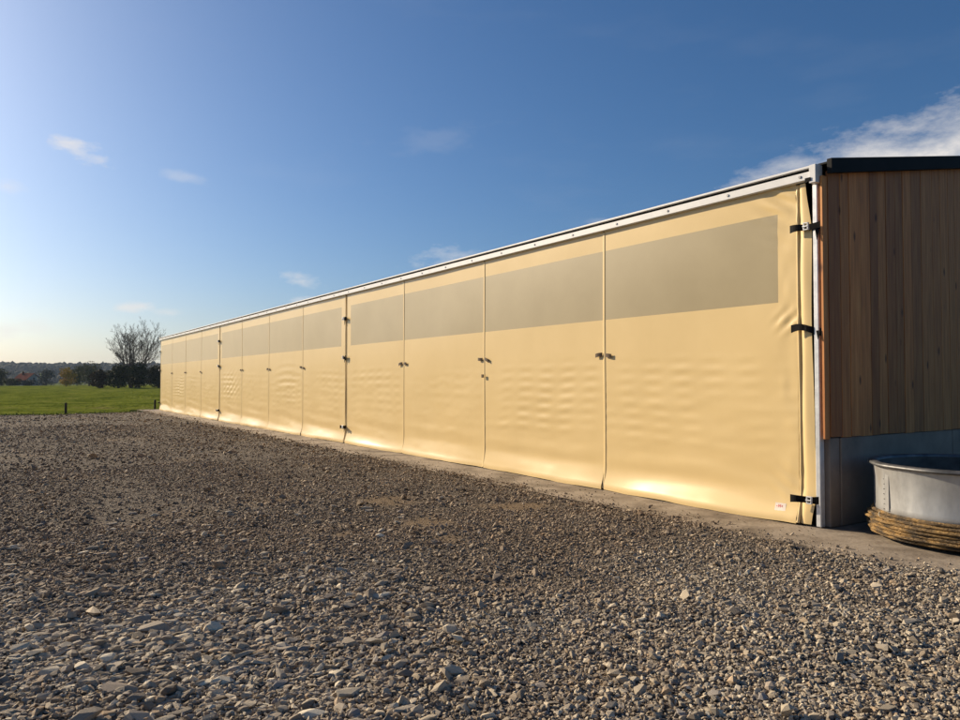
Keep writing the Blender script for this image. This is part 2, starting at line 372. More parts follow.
# ------------------------------------------------------------------ curtains
ZT = 3.83
def relief(x, z, seed, end=0):
    """outward bulge of the cloth (metres towards -y)"""
    u = np.mod(-x, 3.25)
    s = np.sin(np.pi*np.clip(u/3.25,0,1))**.5
    o = .008*vn(x/1.4+seed, z/1.1) * s
    env = sst(.55,.95,z)*sst(2.05,1.65,z)*(.45+.55*vn(x/.9+seed*3, z/.6+seed))*s
    pv = abs(math.sin(seed*12.9898)*43758.5453) % 1; pw = abs(math.sin(seed*78.233)*12543.123) % 1
    if seed == 0: pv, pw = .75, .25
    env = np.clip(env, 0, 1)*(.35+1.1*pv)
    o = o + .0052*env*np.cos(2*np.pi*(z+.035*vn(x/.9, seed))/(.145+.06*pw))*(.55+.45*np.cos(2*np.pi*(x+.12*vn(z/.5,seed))/(.36+.22*pv)+6*pw))
    o = o + .0045*np.cos(2*np.pi*(z+.10*vn(x/1.5+seed, 2.0)+.04*x)/.34)*sst(1.0,.4,z)*s
    o = o + .002*vn(x/.35, z/.09+seed)*s*sst(1.9,1.4,z)
    # foot of the cloth is blown out a little, then hangs
    kick = .108*(.6+.4*np.sin(np.pi*np.clip(u/3.25,0,1)))*(.8+.3*vn(x/1.1+seed, 5))
    zz = np.clip((.40-z)/.34, 0, 1)
    o = o + kick*zz**1.9
    # pleats under the rail at the near end
    if end == 0:
        q = np.exp(-((x+.22)/.30)**2)*sst(2.9,3.6,z); o = o + .009*q*np.cos(2*np.pi*(x*.7+z)/.24) + .005*q*np.cos(2*np.pi*(x*.3+z*.9)/.15)
        q = np.exp(-((x+.18)/.16)**2)*np.exp(-((z-2.28)/.12)**2); o = o + .009*q*np.cos(2*np.pi*(z*1.2-x)/.20)
        q = np.exp(-((x+.20)/.22)**2)*np.exp(-((z-.42)/.20)**2); o = o + .006*q*np.cos(2*np.pi*(z+x*.6)/.18)
        q = np.exp(-((x+.16)/.12)**2); o = o + .004*q*vn(x/.09, z/.22)
    if end == 1:      # creases running down from the first tie of the middle curtain
        t = (-x-22.75); q = np.exp(-((t-1.4)/1.0)**2)*np.exp(-((z-1.4)/.5)**2); o = o + .0035*q*np.cos(2*np.pi*(z+.5*t)/.26)
        t = (-x-17.6); q = np.exp(-(t/.9)**2)*np.exp(-((z-1.6)/.45)**2); o = o + .0035*q*np.cos(2*np.pi*(z+.06*t*t)/.24)
    return o
WB, WT = 2.50, 3.52
def curtain(bay, label, wing_near):
    xa, xb = -13*bay, -13*bay-13.0
    c = empty('curtain', ((xa+xb)/2, 0, 0)); off = Vector(((xa+xb)/2, 0, 0))
    tag(c, label, 'curtain', 'barn curtains')
    for k in range(4):
        x1 = xa - 3.25*k - (.072 if k == 0 else .018); x0 = xa - 3.25*(k+1) + (.072 if k == 3 else .018)
        w1 = -.315+xa if k == 0 else x1; w0 = xb+.30 if k == 3 else x0
        nx = 84 if bay == 0 else 56; zs = np.unique(np.concatenate([np.linspace(.006, WB, 84), np.linspace(WB, WT, 20), np.linspace(WT, ZT, 12)]))
        xs_ = np.unique(np.concatenate([np.linspace(x0, x1, nx), [w0, w1]]))
        Xg, Zg = np.meshgrid(xs_, zs, indexing='ij')
        hem = .006+.010*vn(Xg/.7+bay*7, 1.0)+.004*vn(Xg/.25,bay)
        Zg2 = Zg + hem*sst(.3,.02,Zg)
        Yg = -.012 - relief(Xg, Zg, bay*5+k, bay)
        P = np.stack([Xg-off.x, Yg, Zg2], -1)
        xm = (xs_[:-1]+xs_[1:])/2; zm = (zs[:-1]+zs[1:])/2
        win = ((xm[:,None] > w0) & (xm[:,None] < w1)) & ((zm[None] > WB) & (zm[None] < WT))
        p = link('cloth_panel', grid_mesh('cloth_panel', P, True, win), M['pvc'], c)
        wv = link('mesh_window', grid_mesh('mesh_window', P, True, ~win), M['mesh'], p)
        bmx = bmesh.new(); bmx.from_mesh(wv.data); bmesh.ops.delete(bmx, geom=[v_ for v_ in bmx.verts if not v_.link_faces], context='VERTS'); bmx.to_mesh(wv.data); bmx.free()
        bmx = bmesh.new(); bmx.from_mesh(p.data); bmesh.ops.delete(bmx, geom=[v_ for v_ in bmx.verts if not v_.link_faces], context='VERTS'); bmx.to_mesh(p.data); bmx.free()
        if k < 3:
            # pole pocket between two panels, following the cloth
            xc = xa-3.25*(k+1); zz = np.linspace(.03, ZT-.03, 60); nA = 9; PP = np.zeros((nA, 60, 3))
            for a in range(nA):
                q = math.pi*a/(nA-1); xo = .030*math.cos(q); rr = .009*math.sin(q)
                PP[a,:,0] = xc-off.x-xo + .004*np.sin(zz*2+k); PP[a,:,2] = zz
                PP[a,:,1] = -.010 - relief(np.full(60, xc), zz, bay*5+k, bay)*.9 - rr
            link('pole_pocket', grid_mesh('pole_pocket', PP[::-1]), M['pvc'], c)
            # two hook tape ties, one on each side
            for sgn in (-1, 1):
                drop = random.uniform(-.01,.05) if sgn > 0 else random.uniform(-.02,.03)
                ln = random.uniform(.13,.17); x_ = xc + sgn*.035; vs = []
                zc = 1.99 + random.uniform(-.015,.015)
                yb = float(-.012-relief(xc+sgn*.1, 1.99, bay*5+k, bay))
                for i in range(6):
                    t = i/5; zz_ = zc - drop*t*t; yo = yb-.012-.018*math.sin(t*2.6)
                    for dz in (-.028,.028):
                        for dy in (0,-.006): vs.append((x_+sgn*ln*t-off.x, yo+dy, zz_+dz))
                fs = []
                for i in range(5):
                    a = 4*i; fs += [(a,a+4,a+6,a+2),(a+1,a+3,a+7,a+5),(a,a+1,a+5,a+4),(a+2,a+6,a+7,a+3)]
                fs += [(0,2,3,1),(20,21,23,22)]
                MB().add(vs, fs).build('tie_tape', M['brown'], c)
            if bay == 0 and k == 1:
                MB().box((xc-.03-off.x,-.062,1.66),(xc+.035-off.x,-.045,1.72),.004).build('loose_tab', M['brown'], c)
    # end poles in their pockets, straps to the post
    for x_, sg in ((xa, 1), (xb, -1)):
        zz = np.linspace(.03, ZT-.03, 40)
        px_ = x_ - sg*.058
        MB().tube([(px_-off.x+.006*math.sin(z*1.7), .003-float(relief(np.array(px_-sg*.02), z, bay*5+(0 if sg>0 else 3), bay)), z) for z in zz], .020, 10).build('end_pole_pocket', M['pvc'], c)
        # flap of cloth past the pole: narrow at the top, pulled in at the foot
        if bay == 0 and sg > 0:
            prof = lambda z: .115 + .01*math.sin(z*2) - .075*float(sst(3.2,3.83,z)) - .03*float(sst(.30,.02,z)) + .02*math.exp(-((z-.5)/.3)**2)
        else:
            prof = lambda z: -.014 + .006*math.sin(z*3+bay) - .008*float(sst(3.3,3.8,z))
        PF = np.zeros((9, 40, 3))
        for i in range(9):
            for j, z in enumerate(zz):
                t = i/8; e = prof(z); xx = (x_-sg*.046) + sg*(e+.046)*t
                PF[i,j] = (xx-off.x, .004-.018*min(1,t*3)-.006*math.sin(t*3.1)-.045*float(sst(.5,.05,z))*(1-.3*t)+.004*math.sin(z*4+t*2), z)
        link('end_flap', grid_mesh('end_flap', PF if sg > 0 else PF[::-1]), M['pvc'], c)
        tops = (3.30, 2.18, .30) if (bay == 0 and sg > 0) else (3.20, 2.20, .42)
        for q, z in enumerate(tops):
            x0_, x1_ = x_-sg*.11, x_+sg*(.225 if (bay == 0 and sg > 0) else .03)
            if bay == 0 and sg > 0 and q == 2: x1_ = x_+.19
            vs = []; nS = 14
            for i in range(nS):
                t = i/(nS-1); xx = x0_+(x1_-x0_)*t
                yo = -.072 - .022*math.sin(math.pi*min(1,t*2.2)) + .055*t + (.014*math.sin(t*9) if q == 1 else 0) - (.05 if z < .6 else 0)*(1-t)
                zo = z + (.02*math.sin(t*5) if q == 1 else .004*math.sin(t*7)) - .03*t*t*(q == 1)
                hw = .043 - .008*math.sin(math.pi*t)
                for dz in (-hw,hw):
                    for dy in (0,-.007): vs.append((xx-off.x, yo+dy, zo+dz))
            fs = []
            for i in range(nS-1):
                a = 4*i; fs += [(a,a+4,a+6,a+2),(a+1,a+3,a+7,a+5),(a,a+1,a+5,a+4),(a+2,a+6,a+7,a+3)]
            fs += [(0,2,3,1),(4*nS-4,4*nS-3,4*nS-1,4*nS-2)]
            if sg < 0: fs = [f[::-1] for f in fs]
            st = MB().add(vs, fs).build('strap', M['black'], c)
            if q != 1 or bay:
                bx = x_+sg*(.10 if (bay == 0 and sg > 0) else -.02); yb = -.085
                m_ = MB()
                for (a, b) in (((-.032,-.042),(.032,-.030)),((-.032,.030),(.032,.042)),((-.032,-.030),(-.018,.030)),((.018,-.030),(.032,.030))):
                    m_.box((bx+a[0]-off.x, yb-.022, z+a[1]), (bx+b[0]-off.x, yb+.004, z+b[1]), .003)
                m_.box((bx-.036-off.x, yb-.028, z-.007), (bx+.036-off.x, yb-.016, z+.007), .003)
                m_.build('buckle', M['galv'], st)
            # short loose end hanging from the strap
            if (bay == 0 and sg > 0 and q < 2) or (sg < 0):
                xe = x1_ - sg*.02; hl = .13 if q == 0 else .10
                MB().add([(xe-.028-off.x,-.05,z-.03),(xe+.02-off.x,-.045,z-.03),(xe-.002-off.x,-.06,z-.03-hl),
                          (xe-.028-off.x,-.042,z-.03),(xe+.02-off.x,-.037,z-.03),(xe-.002-off.x,-.052,z-.03-hl)],
                         [(0,2,1),(3,4,5),(0,1,4,3),(1,2,5,4),(2,0,3,5)]).build('strap_tail', M['black'], st)
    return c, off
c0, off0 = curtain(0, 'nearest tan cloth curtain, beside the larch gable', True)
c1, off1 = curtain(1, 'middle tan cloth curtain between the two strapped joints', True)
c2, off2 = curtain(2, 'farthest tan cloth curtain at the field end of the barn', True)
# maker's label at the near bottom corner
stw = mat('label_paper', (.72,.62,.55), .5); noisy(stw, [(.70,.60,.50),(.76,.68,.60)], 30)
str_ = mat('label_red', (.62,.10,.09), .5); noisy(str_, [(.60,.09,.08),(.66,.13,.11)], 50)
xs_ = -.29; zc = .165
def yface(x, z): return float(-.012-relief(np.array(x), np.array(z), 0, 0))
lab = []
for i in range(5):
    for j in range(4):
        x = xs_-.068+.136*i/4; z = zc-.05+.10*j/3; lab.append((x-off0.x, yface(x, z)-.0035, z))
fs = [(i*4+j, (i+1)*4+j, (i+1)*4+j+1, i*4+j+1) for i in range(4) for j in range(3)]
sticker = MB().add(lab, fs).build('maker_label', stw, c0)
m_ = MB()
def ink(x0, x1, z0, z1):
    vs = [(x-off0.x, yface(x, z)-.0050, z) for x, z in ((x0,z0),(x1,z0),(x1,z1),(x0,z1))]; m_.add(vs, [(0,1,2,3)])
for a, b, c_, d_ in ((-.052,-.036,.008,.016),(-.026,-.018,.0,.034),(-.018,-.004,.013,.021),(-.004,.004,.0,.034),(.016,.026,.006,.028)):
    ink(xs_+a, xs_+b, zc+c_, zc+d_)
m_.build('label_print', str_, sticker)

# ------------------------------------------------------------------ feed tub beside the gable
TB = Vector((1.40, .77, .012)); tub = empty('feed_tub', TB); tag(tub, 'round galvanised metal tub with ribbed ochre base band beside the gable', 'tub')
gal = mat('weathered_galvanised', (.5,.5,.5), .5, .72)
noisy(gal, [(.26,.26,.26),(.42,.42,.415),(.55,.55,.54),(.42,.38,.33)], 2.4, 9, pos=(.28,.74), stretch=(1,1,.5), rough=(.33,.52), bump=.35, bscale=9, bdist=.008)
rimm = mat('worn_rim', (.22,.22,.22), .5, .6); noisy(rimm, [(.07,.07,.07),(.14,.14,.14),(.22,.21,.20)], 7, 7)
och = mat('ochre_band', (.3,.18,.06), .7)
noisy(och, [(.03,.022,.012),(.13,.078,.028),(.34,.20,.06),(.24,.15,.065)], 5, 9, pos=(.36,.70), stretch=(1,1,4), bump=1.0, bscale=34, bdist=.03)
wob = lambda q, z: .006*math.sin(3*q+1)+.004*math.sin(7*q+z*5)
side = MB().lathe([(.93,.27),(.935,.30),(.93,.33),(.935,.60),(.945,.70),(.95,.735)], 96, wob=wob).build('side', gal, tub)
MB().lathe([(.90,.735),(.905,.60),(.90,.30),(.88,.25),(.0,.25)], 96, wob=wob).build('inner_lining', noisy(mat('dark_lining', (.1,.1,.1), .7, .3), [(.05,.045,.04),(.10,.095,.085),(.16,.15,.13)], 4, 8), tub)  # lining has a darker colour than the outer side
def rimw(q, z): return wob(q, z)+.006*math.sin(11*q)
MB().lathe([(.895,.735),(.90,.752),(.93,.764),(.965,.764),(.990,.752),(.995,.735),(.975,.722),(.948,.728)], 96, wob=rimw).build('rim', rimm, tub)
m_ = MB()
for k in range(9):
    q = R_(236)+(.004*(k%3-1)); z = .30+k*.05
    m_.tube([((.938)*math.cos(q), .938*math.sin(q), z), (.944*math.cos(q), .944*math.sin(q), z)], .005, 6)
q = R_(240); e = Vector((-math.sin(q), math.cos(q), 0)); p_ = Vector((math.cos(q), math.sin(q), 0))
seam = MB()
vs = []
for z in (.29,.72):
    for sgn in (-1,1):
        for rr in (.926,.948): vs.append(p_*rr + e*(sgn*.028) + Vector((0,0,z)))
seam.add(vs, [(1,3,7,5),(0,1,5,4),(2,6,7,3),(4,5,7,6),(0,2,3,1)]).build('seam_strip', gal, side)
m_.build('rivet_row', rimm, side)
for k in range(7):     # ribs of the base band
    prof = []
    for i in range(9):
        a = -math.pi/2 + math.pi*i/8; prof.append((.935+(.040+.016*math.sin(k*1.9))*math.cos(a)+.030*math.sin(math.pi*(k+.5)/7), .048+.0345*k+.0195*math.sin(a)))
    ph = random.uniform(0,6)
    MB().lathe(prof, 96, wob=lambda q, z, ph=ph: .009*math.sin(4*q+ph)+.006*math.sin(13*q+ph*2)+.004*math.sin(31*q+ph*3)).build('band_rib', och, tub)
MB().lathe([(.90,.03),(.925,.03),(.925,.29),(.90,.29)], 64).build('band_core', M['brown'], tub)
for a in range(4):     # skids that lift it off the slab
    q = a*math.pi/2+.35
    MB().box((.72*math.cos(q)-.08,.72*math.sin(q)-.08,0),(.72*math.cos(q)+.08,.72*math.sin(q)+.08,.045),.005).build('foot', M['brown'], tub)
strw = MB(); q = R_(236); p_ = Vector((.985*math.cos(q), .985*math.sin(q), .27))
strw.tube([p_, p_+Vector((.0,-.02,-.02)), p_+Vector((.015,-.015,-.05)), p_+Vector((.03,0,-.065))], .007, 6).build('twine_end', mat('twine', (.5,.42,.28), .8), tub)
noisy(tub.children[-1].data.materials[0], [(.42,.34,.2),(.55,.46,.32)], 30)

# ------------------------------------------------------------------ stones
st = mat('crushed_stone', (.2,.18,.15), .85, spec=.25); M['stone'] = st
noisy(st, [(.55,.54,.52),(.85,.84,.82),(1.05,1.02,.98)], 18, 7, pos=(.3,.7), bump=.35, bscale=45, bdist=.006)
random_tint(st, [(.16,.135,.108),(.44,.37,.28),(.56,.475,.35),(.24,.215,.19),(.68,.585,.435),(.31,.262,.205),(.48,.415,.33),(.86,.76,.58),(.19,.162,.13),(.52,.395,.265),(.36,.335,.31)])
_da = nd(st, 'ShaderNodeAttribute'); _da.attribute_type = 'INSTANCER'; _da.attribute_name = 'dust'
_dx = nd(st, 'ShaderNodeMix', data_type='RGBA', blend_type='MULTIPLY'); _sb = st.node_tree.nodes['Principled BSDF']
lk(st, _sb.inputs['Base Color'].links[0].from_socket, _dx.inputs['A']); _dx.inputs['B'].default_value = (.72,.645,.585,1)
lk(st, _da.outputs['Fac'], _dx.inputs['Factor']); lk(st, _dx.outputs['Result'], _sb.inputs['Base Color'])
def rock(seed, flat, npts=15):
    r = np.random.default_rng(seed); p = r.normal(size=(npts,3)); p /= np.linalg.norm(p, axis=1)[:,None]
    p *= (.75+.35*r.random((npts,1))); p *= np.array([1.0, .62+.3*r.random(), flat])
    bm = bmesh.new(); [bm.verts.new(q) for q in p]
    g = bmesh.ops.convex_hull(bm, input=bm.verts[:])
    bmesh.ops.delete(bm, geom=[v for v in bm.verts if not v.link_faces], context='VERTS')
    bmesh.ops.recalc_face_normals(bm, faces=bm.faces[:])
    me = bpy.data.meshes.new('stone'); bm.to_mesh(me); bm.free(); me.materials.append(st); return me
rocks = [rock(i, f) for i, f in enumerate((.35,.5,.6,.7,.45,.55,.8,.3,.65,.5,.4,.75))]
proto = bpy.data.collections.new('stone_shapes')
for i, me in enumerate(rocks):
    o = bpy.data.objects.new('stone_shape', me); proto.objects.link(o)

def sample(n, r0, r1, half, r_all):
    """points in front of where the photographer stood, thinning out by ring"""
    a = rng.uniform(-half, half, n); r = np.sqrt(rng.uniform(r0*r0, r1*r1, n))
    d = np.arctan2(FW.y, FW.x) + a
    return CAM.x + r*np.cos(d), CAM.y + r*np.sin(d), r
def ok(x, y, ragged=0):
    e = yard_edge(y)
    lim = -.96 + .10*vn(x/.7, 3) + .05*vn(x/.23, 7) + rng.exponential(.10, len(x))*(rng.random(len(x)) < .5)
    return (y < lim) & (x > e + .1 - rng.exponential(.25, len(x))) & (y > YY0) & (x < YX1)
def coarse(x, y):                # patches of bigger slabs, near left; fine dirty patches elsewhere
    px, py = x-CAM.x, y-CAM.y
    rr = px*RT.x+py*RT.y; ff = px*FW.x+py*FW.y
    a = sst(.3, -1.6, rr)*sst(9.5, 5.0, ff)
    return np.clip(a*(.65+.6*vn(x/1.1+4, y/1.1)), 0, 1)
def track(x, y):                 # worn, dirtier ground across the middle
    t = .5+.5*vn(x/2.8+11, y/1.5+2) ; return np.clip(sst(.45,.85,t), 0, 1)*sst(5.0, 7.0, np.hypot(x-CAM.x, y-CAM.y))
SPOTS = [(430,520,.34,.20), (388,501,.42,.16), (447,538,.20,.12), (348,531,.16,.10), (520,505,.5,.14)]
def sand(x, y):                  # bare sandy spots the photo shows in the middle of the yard
    o = np.zeros_like(np.asarray(x, float))
    for (px, py, a, b) in SPOTS:
        c = at(px, 1200/(py-381)); dx, dy = x-c.x, y-c.y
        u = (dx*RT.x+dy*RT.y)/a; v_ = (dx*FW.x+dy*FW.y)/(b*2.2)
        o = np.maximum(o, sst(1.25, .45, np.hypot(u, v_) + .35*vn(x/.16, y/.16)))
    return o
_me = yard.data; _co = np.empty(len(_me.vertices)*3); _me.vertices.foreach_get('co', _co); _co = _co.reshape(-1,3)
_a = _me.attributes.new('sand', 'FLOAT', 'POINT'); _a.data.foreach_set('value', sand(_co[:,0], _co[:,1]).astype(np.float32))
_n = nd(dm, 'ShaderNodeAttribute'); _n.attribute_name = 'sand'
_x = nd(dm, 'ShaderNodeMath', operation='MAXIMUM'); lk(dm, rb.outputs[0], _x.inputs[0]); _s = nd(dm, 'ShaderNodeMath', operation='MULTIPLY'); _s.inputs[1].default_value = .62; lk(dm, _n.outputs['Fac'], _s.inputs[0]); lk(dm, _s.outputs[0], _x.inputs[1]); lk(dm, _x.outputs[0], mxc.inputs['Factor'])
PX, PY, SC = [], [], []
for (n, r0, r1, half, med) in ((80000, 1.2, 6.0, .84, .0134), (96000, 6.0, 9.5, .80, .0118), (96000, 9.5, 16, .74, .0145), (70000, 16, 30, .70, .022), (30000, 30, 46, .70, .028), (9000, .3, 3.5, math.pi, .02)):
    x, y, r = sample(n, r0, r1, half, 0)
    keep = ok(x, y) & (rng.random(n) > .5*track(x, y)) & (rng.random(n) > .82*sand(x, y)); x, y = x[keep], y[keep]
    s = med*np.exp(rng.normal(0, .36, len(x))); c = coarse(x, y)
    s *= 1 + .36*c + (rng.random(len(x)) < .035+.05*c)*rng.uniform(.5, 1.3, len(x))
    PX.append(x); PY.append(y); SC.append(s)
x = rng.uniform(-40, 3.5, 3800); y = -.98 + np.abs(rng.exponential(.22, 3800)); k_ = (y < -.12); PX.append(x[k_]); PY.append(y[k_]); SC.append(.009*np.exp(rng.normal(0,.4,k_.sum())))
PX = np.concatenate(PX); PY = np.concatenate(PY); SC = np.concatenate(SC); n = len(PX)
PZ = np.maximum(yard_h(PX, PY), np.where(PY > -1.0, .006, -1)) + SC*rng.uniform(-.05, .5, n)
flat = coarse(PX, PY)
tilt = (1-.75*flat)
zrot = rng.uniform(0, 6.28, n); lie = rng.random(n) < .85*flat
bed = math.atan2(RT.y+.8*FW.y, RT.x+.8*FW.x)          # slabs spread by the loader lie the same way
zrot = np.where(lie, bed + rng.normal(0, .55, n), zrot)
ROT = np.stack([rng.normal(0, .34, n)*tilt, rng.normal(0, .34, n)*tilt, zrot], -1)
SCL = np.stack([SC*rng.uniform(.85,1.25,n)*(1+.5*lie), SC*rng.uniform(.8,1.1,n), SC*rng.uniform(.8,1.15,n)], -1)
me = bpy.data.meshes.new('gravel'); me.vertices.add(n); me.vertices.foreach_set('co', np.stack([PX,PY,PZ],-1).ravel())
for nm, arr in (('rot', ROT), ('scl', SCL)):
    at_ = me.attributes.new(nm, 'FLOAT_VECTOR', 'POINT'); at_.data.foreach_set('vector', arr.ravel())
ai = me.attributes.new('idx', 'INT', 'POINT'); ai.data.foreach_set('value', rng.integers(0, len(rocks), n).astype(np.int32))
_ff = (PX-CAM.x)*FW.x+(PY-CAM.y)*FW.y + .9*vn(PX/1.3+2, PY/1.3) + .4*vn(PX/.4, PY/.4)
_rr = (PX-CAM.x)*RT.x+(PY-CAM.y)*RT.y
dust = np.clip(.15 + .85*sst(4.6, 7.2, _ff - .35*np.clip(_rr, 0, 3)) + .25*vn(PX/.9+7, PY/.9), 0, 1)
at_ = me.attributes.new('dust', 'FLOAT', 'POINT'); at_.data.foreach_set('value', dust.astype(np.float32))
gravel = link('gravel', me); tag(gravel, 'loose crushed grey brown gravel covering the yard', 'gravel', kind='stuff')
def instancer(obj, coll, name):
    ng = bpy.data.node_groups.new(name, 'GeometryNodeTree')
    ng.interface.new_socket('Geometry', in_out='INPUT', socket_type='NodeSocketGeometry'); ng.interface.new_socket('Geometry', in_out='OUTPUT', socket_type='NodeSocketGeometry')
    g = ng.nodes; gi = g.new('NodeGroupInput'); go = g.new('NodeGroupOutput'); iop = g.new('GeometryNodeInstanceOnPoints'); ci = g.new('GeometryNodeCollectionInfo')
    ci.inputs['Collection'].default_value = coll; ci.inputs['Separate Children'].default_value = True; ci.inputs['Reset Children'].default_value = True
    def attr(nm, ty):
        a = g.new('GeometryNodeInputNamedAttribute'); a.data_type = ty; a.inputs['Name'].default_value = nm; return a.outputs['Attribute']
    ng.links.new(gi.outputs[0], iop.inputs['Points']); ng.links.new(ci.outputs[0], iop.inputs['Instance']); iop.inputs['Pick Instance'].default_value = True
    ng.links.new(attr('idx','INT'), iop.inputs['Instance Index']); ng.links.new(attr('scl','FLOAT_VECTOR'), iop.inputs['Scale'])
    e2r = g.new('FunctionNodeEulerToRotation'); ng.links.new(attr('rot','FLOAT_VECTOR'), e2r.inputs[0]); ng.links.new(e2r.outputs[0], iop.inputs['Rotation'])
    ng.links.new(iop.outputs[0], go.inputs[0])
    md = obj.modifiers.new('scatter', 'NODES'); md.node_group = ng
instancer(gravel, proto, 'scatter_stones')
# the 300 biggest stones one can pick out
big = [rock(100+i, f, 30) for i, f in enumerate((.28,.35,.45,.55,.3,.4,.6,.5))]
cnt = 0
while cnt < 300:
    left = rng.random() < .62
    Z = 3.1 + 6.5*rng.random()**1.7; px = rng.uniform(-40, 430) if left else rng.uniform(380, 1000)
    p = at(px, Z)
    if not ok(np.array([p.x]), np.array([p.y]))[0] or p.y > -1.3: continue
    s = rng.uniform(.028, .046)*rng.uniform(1.0, 1.35) if left else rng.uniform(.022, .036)
    o = link('stone', random.choice(big), None, yard, (p.x, p.y, float(yard_h(p.x, p.y))+s*.22))
    k = .12 if left else .35
    o.rotation_euler = (rng.normal(0,k), rng.normal(0,k), bed+rng.normal(0,.4) if left else rng.uniform(0,6.28)); o.scale = (s*rng.uniform(.9,1.35)*(1.3 if left else 1), s*rng.uniform(.7,1.0), s*rng.uniform(.7,1.0)); cnt += 1

# ------------------------------------------------------------------ grass tufts along the yard's edge
tf = mat('grass_blades', (.07,.1,.02), .8, spec=.2); noisy(tf, [(.08,.12,.02),(.13,.17,.03),(.17,.17,.055)], 1.5, 5)
def tuft(seed):
    r = random.Random(seed); m_ = MB()
    for k in range(16):
        a = r.uniform(0,6.28); d = Vector((math.cos(a), math.sin(a), 0)); s = Vector((-d.y, d.x, 0))*.012; b = d*r.uniform(0,.06); h = r.uniform(.08,.2); l = r.uniform(.02,.1)
        m_.add([b-s, b+s, b+d*l*.4+s*.7+Vector((0,0,h*.6)), b+d*l*.4-s*.7+Vector((0,0,h*.6)), b+d*l+Vector((0,0,h))], [(0,1,2,3),(3,2,4)])
    me = m_.mesh('tuft'); me.materials.append(tf); return me
pc = bpy.data.collections.new('tuft_shapes')
for i in range(5): pc.objects.link(bpy.data.objects.new('tuft_shape', tuft(i)))
n = 9000
y_ = rng.uniform(-34, 16, n); x_ = np.where(y_ < -1.2, yard_edge(y_), -40.4) - np.abs(rng.exponential(1.0, n)) + rng.normal(0,.25,n)
z_ = terr(x_, y_) - .01
z_ = np.where(x_ > yard_edge(y_)-.3, np.maximum(z_, yard_h(x_, y_)-.01), z_)
me = bpy.data.meshes.new('grass_tufts'); me.vertices.add(n); me.vertices.foreach_set('co', np.stack([x_,y_,z_],-1).ravel())
sc_ = rng.uniform(.25,.6,n)
for nm, arr in (('rot', np.stack([np.zeros(n),np.zeros(n),rng.uniform(0,6.28,n)],-1)), ('scl', np.stack([sc_]*3,-1))):
    at_ = me.attributes.new(nm, 'FLOAT_VECTOR', 'POINT'); at_.data.foreach_set('vector', arr.ravel())
ai = me.attributes.new('idx', 'INT', 'POINT'); ai.data.foreach_set('value', rng.integers(0, 5, n).astype(np.int32))
tufts = link('grass', me); tag(tufts, 'rough grass along the edge of the gravel', 'grass', kind='stuff'); instancer(tufts, pc, 'scatter_tufts')

# ------------------------------------------------------------------ fence posts
fp = noisy(mat('old_post', (.03,.025,.02), .9), [(.018,.015,.012),(.045,.036,.028)], 12, stretch=(1,1,.2))
def fence_post(px, Z, h, label, lean):
    p = at(px, Z); gz = float(terr(p.x, p.y))-.05
    o = MB().tube([(0,0,-.2),(0,0,.1),(lean*.5,0,h*.6),(lean,0,h-.04),(lean,0,h)], [.065,.063,.060,.058,.04], 9).build('fence_post', fp, None, (p.x,p.y,gz))
    tag(o, label, 'post', 'fence posts at the field edge'); return o
fence_post(66, 38.5, .66, 'short dark post at the grass edge below the autumn bush', .02)
fence_post(155, 47, .70, 'short dark post in the grass beside the far barn corner', .05)

